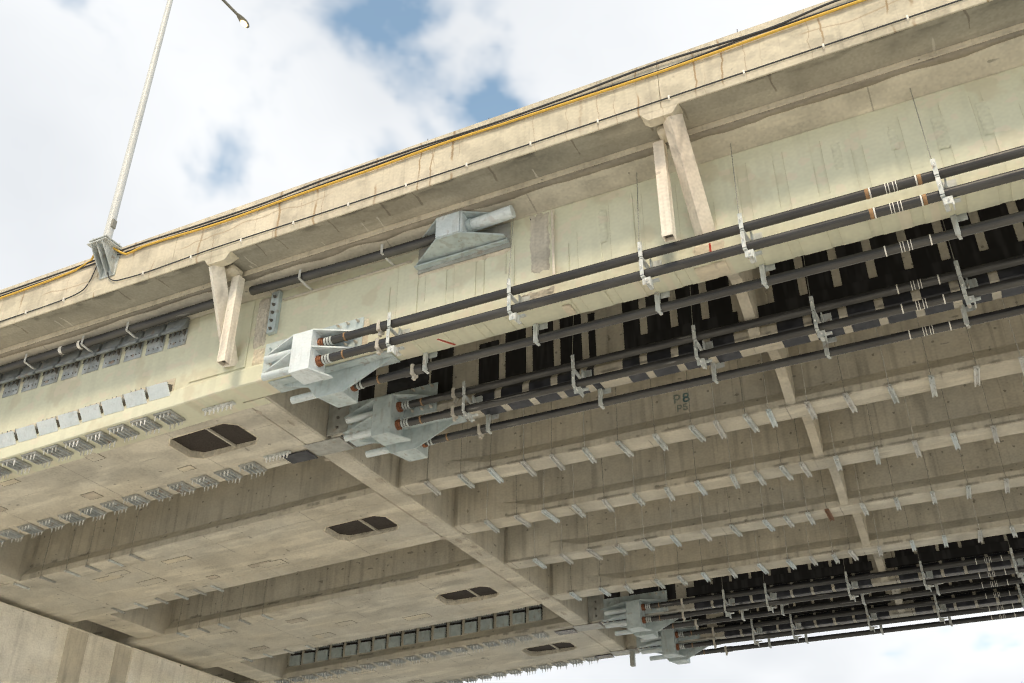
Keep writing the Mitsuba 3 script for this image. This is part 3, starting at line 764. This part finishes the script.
# hooks that hold the upper-left ducts
for j, x in enumerate((-15.0, -13.6, -12.55, -8.9, -7.35)):
    lab = ['zigzag galvanised hook under the upper left duct, nearest the left edge', 'zigzag galvanised hook under the upper left duct, middle one', 'zigzag galvanised hook under the upper left duct, nearest the drainpipe',
           'galvanised hook on the dark duct just right of the left drainpipe', 'galvanised hook on the dark duct left of the trapezoid anchor'][j]
    z = 9.65 if x < -10 else 9.62
    k = thing('duct_hook', lab, 'pipe hook', None)
    part(k, 'strap', MB().box(x - .022, x + .022, 10.505, 10.515, z - .07, z + .09), 'galv_dull')
    part(k, 'arm', MB().bar((x, 10.51, z - .08), (x + .02, 10.70, z - .12), .035, .02), 'galv_dull')
    part(k, 'hook_plate', MB().bar((x + .02, 10.70, z - .12), (x + .02, 10.866, z - .1), .035, .02), 'galv_dull')
for j, (x, w) in enumerate(((-14.2, .07), (-13.75, .06))):
    solid('pipe_band', MB().tube([(x, 10.6, 9.64), (x + w, 10.6, 9.64)], .083, 18), 'tape_white', ['pale band round the upper left duct, left one of two', 'pale band round the upper left duct, right one of two'][j], 'band', smooth=40)
# dirty band on the web behind the duct, built as a thin ledge
part(girders[0], 'dirt_band', MB().box(-9.45, -7.0, 10.82, 10.867, 9.47, 9.49), 'scar')
part(girders[0], 'painted_panel', MB().cbox(-11.22, -10.06, 10.852, 10.868, 8.37, 9.67, .004), 'web_paint_strip')

# ---------------------------------------------------------------- duct hangers
HXS = [-7.12, -5.16, -3.22, -1.86, 0.50]
HB = [-7.03, -5.11, -3.16, -1.42, 0.53]
NEAREST = ['nearest the anchor', 'second from the anchor', 'third from the anchor', 'fourth from the anchor', 'nearest the right edge']


def hanger(i, x, label):
    c = YC[i]
    yw = c - .23 if i == 0 else c - .24
    yt = yw - .20
    yr = yt - .085
    dz = 0.0 if i == 0 else -.085
    k = thing('duct_hanger', label, 'cable hanger')
    q0 = len(scene)
    if x > -6.5:
        part(k, 'rod', MB().tube([(x - .01, yr, 8.30), (x - .01, yr + .18, 9.76 if i == 0 else 9.6)], .006, 6), 'lamp_grey', smooth=40)
    part(k, 'strap', MB().box(x - .028, x + .028, yr - .012, yr, 8.13, 8.37), 'galvanised')
    part(k, 'arm', MB().bar((x, yr, 8.115), (x + .03, yw - .02, 8.06), .05, .022), 'galvanised')
    part(k, 'strap', MB().box(x - .026, x + .026, yr - .012, yr, 7.83, 8.08), 'galvanised')
    part(k, 'arm', MB().bar((x, yr, 7.815), (x + .03, yw + .02, 7.79), .05, .022), 'galvanised')
    part(k, 'foot', MB().box(x + .085, x + .10, yr + .02, yr + .14, 7.66, 7.79).box(x - .01, x + .10, yr + .02, yr + .032, 7.69, 7.79).box(x + .08, x + .18, yw - .16, yw - .1, 7.79, 7.81), 'galvanised')
    part(k, 'wall_plate', MB().box(x + .05, x + .20, yw - .03, yw - .008, 8.035, 8.19).box(x + .07, x + .09, yw - .13, yw - .03, 8.04, 8.17), 'galvanised')
    bolts(k, [(x, yr - .012, 8.26), (x, yr - .012, 7.95), (x + .05, yr + .02, 7.74)], (0, -1, 0), .013, .04)
    if dz:
        for q in list(scene)[q0:]: scene[q]['to_world'] = T().translate([0, 0, dz])


def lower_hanger(i, x, label):
    c = YC[i]
    fh = .23 if i == 0 else .24
    y = c + .25
    k = thing('lower_duct_hanger', label, 'cable hanger')
    part(k, 'strap', MB().box(x - .032, x + .032, y - .08, y - .066, 7.69, 7.995).box(x + .02, x + .034, y - .09, y - .03, 7.71, 7.995), 'galvanised')
    part(k, 'foot', MB().bar((x, y - .07, 7.695), (x + .02, y + .02, 7.68), .04, .02), 'galvanised')
    part(k, 'wall_plate', MB().box(x + .03, x + .16, y + .0, y + .014, 7.93, 8.12), 'galvanised')


for i, nm in ((0, 'painted edge girder'), (1, 'shaded second girder'), (6, 'seventh girder'), (7, 'farthest girder')):
    for j, (xa, xb) in enumerate(zip(HXS if i == 0 else HB, (-6.9, -5.08, -3.25, -1.80, .58) if i == 0 else (-6.95, -4.95, -3.1, -1.42, .48))):
        if i > 5: xa, xb = (-6.15, -5.1, -3.15, -1.45, .5)[j], (-5.9, -4.9, -2.95, -1.25, .6)[j]
        hanger(i, xa, f'galvanised two-duct hanger on the {nm}, {NEAREST[j]}')
        lower_hanger(i, xb, f'small galvanised hanger under the {nm}, {NEAREST[j]}')
# ---------------------------------------------------------------- straps clamped under the bare girders
STR = {2: [-9.2, -8.48, -7.88, -7.18, -6.62, -5.98, -5.34, -4.68, -4.04, -3.59, -3.11, -2.71, -2.07, -1.45, -.80, -.16, .50, 1.14],
       3: [-9.07, -8.43, -7.78, -7.13, -6.49, -5.87, -5.22, -4.60, -3.95, -3.50, -3.01, -2.65, -2.03, -1.35, -.70, -.05, .585, 1.22],
       4: [-9.12, -8.45, -7.80, -7.18, -6.53, -5.91, -5.23, -4.62, -3.96, -3.51, -3.06, -2.69, -2.0, -1.34, -.69, -.03, .63],
       5: [-9.28, -8.56, -7.92, -7.15, -6.60, -5.99, -5.37, -4.68, -4.04, -3.56, -3.07, -2.70, -2.06, -1.41, -.75, -.01, .57]}
for i, xs in STR.items():
    c = YC[i]
    for j, x in enumerate(xs):
        k = thing('girder_strap', f'{"rusty" if (i, j) == (4, 11) else "galvanised"} strap under the {ORD[i - 2]} bare concrete girder, {ORD[j]} from its left end', 'strap')
        tw = random.uniform(-.05, .05)
        x = x + random.uniform(-.02, .02)
        sm = random.choice(['galv_dull', 'galvanised', 'galvanised', 'steel_pale']) if not (i == 4 and j == 11) else 'rust_dull'
        w = .042
        z = 8.0 - .005 - random.random() * .006
        ya, yb_ = c - .31 + random.uniform(-.02, .03), c + .31 + random.uniform(-.04, .04)
        mb = MB().hexa([(x - w, ya, z - .03), (x + w, ya, z - .03), (x + w + tw, yb_, z - .03), (x - w + tw, yb_, z - .03), (x - w, ya, z), (x + w, ya, z), (x + w + tw, yb_, z), (x - w + tw, yb_, z)])
        mb.hexa([(x - w * .95, ya - .001, z - .055), (x - w * .55, ya - .001, z - .055), (x - w * .55 + tw, yb_, z - .055), (x - w * .95 + tw, yb_, z - .055), (x - w * .95, ya, z - .031), (x - w * .55, ya, z - .031), (x - w * .55 + tw, yb_, z - .031), (x - w * .95 + tw, yb_, z - .031)])
        mb.hexa([(x + w * .55, ya - .001, z - .055), (x + w * .95, ya - .001, z - .055), (x + w * .95 + tw, yb_, z - .055), (x + w * .55 + tw, yb_, z - .055), (x + w * .55, ya, z - .031), (x + w * .95, ya, z - .031), (x + w * .95 + tw, yb_, z - .031), (x + w * .55 + tw, yb_, z - .031)])
        part(k, 'plate', mb, sm)
        mb = MB().tube([(x, ya + .03, z - .07), (x + random.uniform(-.03, .03), ya + .05, 9.7)], .005, 6)
        part(k, 'rod', mb, 'galv_dull' if random.random() < .35 else 'lamp_grey', smooth=40)
        mb = MB().tube([(x + tw, yb_ - .03, z - .07), (x + tw, yb_ - .05, 9.7)], .005, 6)
        part(k, 'rod', mb, 'lamp_grey', smooth=40)

# short brackets at the edges of the boxes near the pier
def box_edge(i, side, xs, nm):
    for j, x in enumerate(xs):
        c = YC[i]
        z = zb(x)
        k = thing('edge_bracket', f'thin steel bracket on the {nm}, {ORD[j]} from the pier', 'bracket')
        y0 = c - .27 if side < 0 else c - .12
        part(k, 'plate', MB().box(x - .03, x + .03, y0, y0 + .42, z - .035, z - .006), 'plate_soffit' if (j + i) % 2 else 'galvanised')
        yr = c - .265 if side < 0 else c + .28
        part(k, 'rod', MB().tube([(x, yr, z - .06), (x, yr, 9.6)], .005, 6), 'lamp_grey', smooth=40)


box_edge(2, -1, (-19.9, -19.1, -18.35, -17.75, -17.1, -16.5), 'near edge of the second box underside')
box_edge(3, 1, (-19.3, -18.6, -17.95, -17.35, -16.8, -16.3), 'far edge of the second box underside')
box_edge(4, -1, (-19.3, -18.6, -17.95, -17.3, -16.6), 'near edge of the third box underside')
box_edge(5, 1, (-19.3, -18.6, -17.9, -17.2), 'far edge of the third box underside')

# ---------------------------------------------------------------- steel plates that tie the box webs
def low_plate(x1, label, i=0, n=0):
    """Sloped cover plate at the foot of the web; x1 its right edge."""
    c = YC[i]
    yw = c - .17
    z = zb(x1) + .235
    k = thing('web_plate', label, 'steel plate')
    x0 = x1 - .43
    part(k, 'cover', MB().hexa([(x0, yw - .065, z), (x1, yw - .065, z), (x1, yw - .045, z), (x0, yw - .045, z), (x0, yw - .20, z + .195), (x1, yw - .20, z + .195), (x1, yw - .18, z + .20), (x0, yw - .18, z + .20)]), 'steel_white')
    part(k, 'wedge_plate', MB().prism([(yw - .06, z + .02), (yw - .006, z + .02), (yw - .006, z + .24), (yw - .175, z + .18)], x1 - .05, x1 - .035, 'x'), 'bolt_dark')  # dark sheet put in for the shade in the open wedge
    part(k, 'back_plate', MB().box(x0 - .01, x1 - .01, yw - .014, yw - .002, z - .02, z + .36), 'mortar_pale')
    bolts(k, [(x0 + u + random.uniform(-.02, .02), yw - .10, z + .16) for u in (.05, .16, .27, .38)], (random.uniform(-.1, .1), -.15, 1), .018, random.uniform(.08, .14), 'plate_dark')


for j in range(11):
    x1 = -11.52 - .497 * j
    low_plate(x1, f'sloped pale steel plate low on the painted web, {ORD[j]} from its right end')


def high_plate(x1, label):
    """Lipped dark plate under the deck; its bolts point down onto a flat plate."""
    c = YC[0]
    yw = c - .17
    z = 9.44
    k = thing('lipped_plate', label, 'steel plate')
    x0 = x1 - .425
    part(k, 'cover', MB().prism([(yw - .02, z + .26), (yw - .09, z + .25), (yw - .115, z + .08), (yw - .185, z - .01), (yw - .185, z - .05), (yw - .13, z - .03), (yw - .02, z + .08)][::-1], x0, x1, 'x'), 'plate_dark')
    part(k, 'wedge_plate', MB().prism([(yw - .004, z - .1), (yw - .10, z - .015), (yw - .05, z + .12), (yw - .004, z + .18)], x1 - .05, x1 - .035, 'x'), 'bolt_dark')  # same dark sheet, in place of the shaded hollow behind the cover
    part(k, 'flat_plate', MB().box(x0 + .03, x1 - .01, yw - .018, yw - .002, z - .25, z + .05), 'plate_mid')
    bolts(k, [(x0 + u, yw - .055, z + .01) for u in (.08, .19, .30, .39)], (0, -.2, -1), .02, .08, 'bolt_dark')
    bolts(k, [(x0 + u, yw - .018, z - .17) for u in (.10, .20, .30, .38)], (0, -1, 0), .012, .02, 'bolt_dark')


for j in range(11):
    high_plate(-11.46 - .497 * j, f'dark lipped steel plate high on the web under the duct, {ORD[j]} from its right end')


def soffit_plate(x1, c, label, mat='plate_soffit'):
    """Plate under the flange with two rows of hanging studs."""
    k = thing('soffit_plate', label, 'steel plate')
    x0 = x1 - .36
    z = zb((x0 + x1) / 2) - .004
    part(k, 'plate', MB().box(x0, x1, c - .19, c + .19, z - .03, z), mat)
    mb = MB()
    for u in (.03, .12, .21, .30):
        part(k, 'rib', MB().box(x0 + u + .012, x0 + u + .030, c - .15, c + .15, z - .055, z - .03), 'plate_mid')
    pts = [(x0 + u + .02 + random.uniform(-.012, .012), c + s, z - .03) for u in (.03, .12, .21, .30) for s in (-.16, .17) if random.random() < .94]
    h = len(pts) // 2
    bolts(k, pts[:h], (random.uniform(-.08, .08), 0, -1), .015, random.uniform(.07, .11), 'galv_dull')
    bolts(k, pts[h:], (random.uniform(-.08, .08), 0, -1), .015, random.uniform(.07, .11), random.choice(['bolt_steel', 'galv_dull']))


for j in range(11):
    soffit_plate(-11.50 - .497 * j, YC[0] - .0, f'studded steel plate under the painted edge girder, {ORD[j]} from its right end')
for j in range(17):
    soffit_plate(-11.50 - .55 * j, YC[1] + .02, f'studded steel plate under the second girder, {ORD[j]} from its right end')
for j in range(18):
    soffit_plate(-11.2 - .5 * j, YC[6] - .05, f'studded steel plate under the seventh girder near the pier, {ORD[j]} from its right end')
for j in range(14):
    soffit_plate(-10.9 - .5 * j, YC[7] + .08, f'studded steel plate under the farthest girder, {ORD[j]} from its right end')

# row of grey plates on the near web of the seventh girder
for j in range(19):
    x1 = -11.3 - .497 * j
    c = YC[6]
    z = zb(x1)
    k = thing('inner_web_plate', f'grey plate on the shaded seventh girder near the pier, {ORD[j]} from its right end', 'steel plate')
    part(k, 'plate', MB().box(x1 - .38, x1 - .02, c - .15, c - .082, z + .37, z + .66), 'steel_paint')
    part(k, 'lip', MB().box(x1 - .38, x1 - .02, c - .13, c - .082, z + .74, z + .86), 'plate_dark')
    bolts(k, [(x1 - u, c - .13, z + .78) for u in (.08, .16, .24, .32)], (0, -1, 0), .02, .05)
for j in range(20):
    x = -11.3 - .497 * j
    part(girders[6], 'carbon_wrap', MB().box(x - .40, x - .0, YC[6] - .0845, YC[6] - .0805, zb(x) + .37, 9.6), 'carbon_sheet')

# single bars with studs under girders one and two, bolted strip plates on their faces
for c, x0, x1, lab in ((YC[0] + .10, -11.05, -10.42, 'single studded bar under the painted edge girder beside the first hatch'), (YC[1] - .19, -11.25, -10.70, 'single studded bar under the second girder near the cross-beam')):
    k = thing('studded_bar', lab, 'steel plate')
    z = zb(-10.7) - .016
    part(k, 'bar', MB().box(x0, x1, c - .04, c + .04, z - .03, z), 'galvanised')
    bolts(k, [(x, c, z - .03) for x in np.linspace(x0 + .05, x1 - .05, 7)], (0, 0, -1), .02, .09)
k = thing('bolted_strip', 'upright grey strip with a row of bolts on the painted web by the left drainpipe', 'steel plate')
part(k, 'plate', MB().box(-9.66, -9.50, 10.79, 10.868, 8.86, 9.66), 'steel_paint')
bolts(k, [(-9.58, 10.79, z) for z in np.arange(8.93, 9.66, .155)], (0, -1, 0), .028, .05, 'bolt_dark')
for i, lab in ((1, 'upright grey bolted plate in the dark corner left of the second anchor'), (6, 'upright grey bolted plate left of the anchor at lower centre')):
    c = YC[i]
    k = thing('bolted_strip', lab, 'steel plate')
    part(k, 'plate', MB().box(-9.88, -9.45, c - .27, c - .243, 8.04, 8.78), 'plate_soffit')
    bolts(k, [(-9.66, c - .27, z) for z in np.arange(8.15, 8.76, .19)], (0, -1, 0), .026, .05, 'bolt_dark')

solid('pipe_stub', MB().cbox(-9.83, -9.70, 27.9, 28.03, 7.55, 7.98, .01), 'plate_soffit', 'short dark pipe stub hanging below the far girder against the sky', 'pipe')

# ---------------------------------------------------------------- drainpipes
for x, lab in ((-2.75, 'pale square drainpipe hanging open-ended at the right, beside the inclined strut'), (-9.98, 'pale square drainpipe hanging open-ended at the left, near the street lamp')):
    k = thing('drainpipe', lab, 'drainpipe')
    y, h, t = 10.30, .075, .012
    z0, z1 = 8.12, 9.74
    mb = MB()
    mb.prism(sg.Polygon([(x - h, y - h), (x + h, y - h), (x + h, y + h), (x - h, y + h)], [[(x - h + t, y - h + t), (x + h - t, y - h + t), (x + h - t, y + h - t), (x - h + t, y + h - t)]]), z0, z1, 'z')
    part(k, 'pipe', mb, 'concrete_pale')
    part(k, 'dark_plug', MB().box(x - h + t + .001, x + h - t - .001, y - h + t + .001, y + h - t - .001, z0 + .06, z1 - .01), 'bolt_dark')  # solid dark plug stands in for the shade inside the open pipe

# ---------------------------------------------------------------- cables along the parapet
def spline(pts, step=.12):
    p = np.array(pts, float)
    from scipy.interpolate import PchipInterpolator
    x = p[:, 0]
    o = np.argsort(x)
    fy, fz = PchipInterpolator(x[o], p[o, 1]), PchipInterpolator(x[o], p[o, 2])
    q = np.arange(x.min(), x.max(), step)
    return [(a, float(fy(a)), float(fz(a))) for a in q]


ylw = [(-24, 9.775, 10.58), (-15.15, 9.775, 10.567), (-13.9, 9.775, 10.584), (-13.3, 9.775, 10.616), (-12.95, 9.765, 10.70), (-12.72, 9.62, 10.69), (-12.35, 9.66, 10.72), (-12.28, 9.76, 10.67), (-12.1, 9.775, 10.575), (-11.75, 9.775, 10.62), (-9.98, 9.775, 10.549), (-8.8, 9.775, 10.57),
       (-7.25, 9.775, 10.576), (-5.9, 9.775, 10.60), (-4.77, 9.775, 10.572), (-2.47, 9.775, 10.531), (.19, 9.775, 10.565), (4, 9.775, 10.55), (12, 9.775, 10.57)]
solid('yellow_conduit', MB().tube(spline(ylw), .019, 10), 'cable_yellow', 'yellow conduit running along the top of the parapet', 'cable', smooth=40)
b1 = [(-24, 9.77, 10.66), (-13.5, 9.77, 10.67), (-12.0, 9.77, 10.70), (-10.5, 9.77, 10.66), (-9.36, 9.77, 10.644), (-7.9, 9.77, 10.70), (-6.5, 9.77, 10.69), (-4.77, 9.77, 10.645), (-3.96, 9.77, 10.657), (-2.64, 9.77, 10.706), (-1.0, 9.77, 10.63), (-.08, 9.77, 10.711), (3, 9.77, 10.66), (12, 9.77, 10.67)]
solid('black_cable', MB().tube(spline(b1), .016, 8), 'cable_black', 'upper of two black cables sagging along the parapet above the yellow conduit', 'cable', smooth=40)
b2 = [(x, 9.785, z) for x, _, z in [(-24, 0, 10.62), (-13.5, 0, 10.62), (-12.0, 0, 10.64), (-9.3, 0, 10.60), (-7.9, 0, 10.63), (-6.2, 0, 10.65), (-4.77, 0, 10.61), (-3.4, 0, 10.60), (-2.4, 0, 10.57), (-1.3, 0, 10.622), (0, 0, 10.61), (3, 0, 10.61), (12, 0, 10.6)]]
solid('black_cable', MB().tube(spline(b2), .013, 8), 'cable_black', 'lower of two black cables, close above the yellow conduit', 'cable', smooth=40)
c1 = [(-24, 9.785, 10.01), (-14.94, 9.785, 10.005), (-14.0, 9.785, 10.01), (-13.3, 9.785, 10.03), (-13.0, 9.78, 10.08), (-12.86, 9.78, 10.25), (-12.78, 9.78, 10.62)]
k = thing('thin_conduit', 'thin black conduit curving up to the street lamp bracket from the left', 'cable')
part(k, 'cable', MB().tube(spline(c1, .03), .011, 8), 'cable_black', smooth=40)
c2 = [(-12.47, 9.78, 10.30), (-12.4, 9.78, 10.16), (-12.17, 9.78, 10.044), (-11.55, 9.785, 10.017), (-10.04, 9.785, 10.05), (-7.5, 9.785, 10.025), (-4.77, 9.785, 10.02), (-1.1, 9.785, 10.02), (1.2, 9.785, 10.02), (12, 9.785, 10.02)]
k2 = thing('thin_conduit', 'thin black clipped conduit along the lower edge of the parapet, right of the lamp', 'cable')
part(k2, 'cable', MB().tube(spline(c2, .05), .011, 8), 'cable_black', smooth=40)
for x in np.arange(-11.6, 6, 1.02):
    part(k2, 'clip', MB().box(x - .012, x + .012, 9.763, 9.80, 9.985, 10.045), 'tape_white')
for x in (-14.3, -13.4):
    part(k, 'clip', MB().box(x - .012, x + .012, 9.763, 9.80, 9.98, 10.05), 'tape_white')
for j, (x, h) in enumerate(((-6.25, .10), (-1.42, .12), (-5.2, .09))):
    solid('wire_stub', MB().tube([(x, FY + .08, 10.82), (x + .01, FY + .08, 10.83 + h)], .006, 6), 'bolt_dark', ['short wire standing on the parapet, left one', 'short wire standing on the parapet, rightmost one', 'short wire standing on the parapet, middle one'][j], 'wire')

# ---------------------------------------------------------------- street lamp
k = thing('street_lamp', 'tall tapered grey steel street lamp bolted to the parapet, its lamp lit', 'street lamp')
lx, ly = -12.48, 9.60
part(k, 'pole', MB().tube([(lx, ly, z) for z in np.linspace(10.80, 20.2, 9)], np.linspace(.078, .042, 9), 16), 'pole_steel', smooth=40)
part(k, 'base_plate', MB().cbox(lx - .2, lx + .2, ly - .19, ly + .19, 10.78, 10.805, .005), 'galvanised')
b = thing  # noqa
part(k, 'seat_plate', MB().cbox(lx - .22, lx + .22, ly - .2, ly + .2, 10.715, 10.74, .005), 'galvanised')
bolts(k, [(lx + sx * .16, ly + sy * .15, 10.70) for sx in (-1, 1) for sy in (-1, 1)], (0, 0, 1), .02, .16, 'galvanised')
part(k, 'wall_plate', MB().box(lx - .17, lx + .17, FY - .022, FY - .002, 10.22, 10.715), 'galvanised')
for s in (-.13, 0, .13):
    part(k, 'wedge_plate', MB().prism([(FY - .022, 10.714), (ly - .18, 10.714), (ly - .18, 10.69), (FY - .05, 10.25), (FY - .022, 10.25)], lx + s - .008, lx + s + .008, 'x'), 'galvanised')
part(k, 'access_cover', MB().cbox(lx + .055, lx + .095, ly - .05, ly + .05, 11.12, 11.30, .01), 'lamp_grey')
arm = [(lx, ly, 20.2), (lx + .05, 9.75, 20.25), (lx + .1, 10.1, 20.2), (lx + .15, 10.55, 19.7), (-12.27, 10.85, 18.9), (-12.22, 11.0, 18.5), (-12.2, 11.1, 18.42)]
arm = [(lx, ly, 17.6), (lx + .04, ly + .25, 17.95), (lx + .12, ly + .7, 18.17), (lx + .2, ly + 1.1, 18.24), (lx + .27, 11.15, 18.18)]
part(k, 'arm', MB().tube(arm, .032, 10), 'lamp_grey', smooth=40)
part(k, 'brace', MB().tube([(lx, ly, 17.25), (lx + .06, ly + .4, 17.86), (lx + .15, ly + .92, 18.14)], .022, 8), 'lamp_grey', smooth=40)
u = np.linspace(0, 1, 10)
prof = np.interp(u, [0, .12, .35, .6, .85, 1], [.03, .05, .072, .088, .075, .035])
m = MB()
cen = [(lx + .275, 11.15 + .40 * t, 18.18 - .03 * t) for t in u]
for t in (0,):
    ring = []
    sides = 14
    V = []
    for (cx, cy, cz), r in zip(cen, prof):
        for a in np.arange(sides) * 2 * np.pi / sides:
            V.append((cx + r * math.cos(a), cy, cz + (.45 if math.sin(a) < 0 else .8) * r * math.sin(a)))
    F = [[i * sides + j, i * sides + (j + 1) % sides, (i + 1) * sides + (j + 1) % sides, (i + 1) * sides + j] for i in range(len(u) - 1) for j in range(sides)]
    F += [[0, j + 1, j, 0] for j in range(1, sides - 1)] + [[(len(u) - 1) * sides, (len(u) - 1) * sides + j, (len(u) - 1) * sides + j + 1, (len(u) - 1) * sides] for j in range(1, sides - 1)]
    m.add(V, F)
head = part(k, 'lamp_head', m, 'lamp_grey', smooth=40)
gl = MB().prism(sg.Point(0, 0).buffer(1, 16).exterior.coords[:-1], 0, 1, 'z')
g = gl.v[0]
g[:, 0] = lx + .275 + .058 * g[:, 0]; g[:, 1] = 11.40 + .095 * g[:, 1]; g[:, 2] = 18.105 + .04 * g[:, 2]
kk = part(head, 'lens', gl, 'tape_white', smooth=False)
scene[kk]['emitter'] = {'type': 'area', 'radiance': rgb(0.60, 0.40, .16), 'sampling_weight': 0.02}
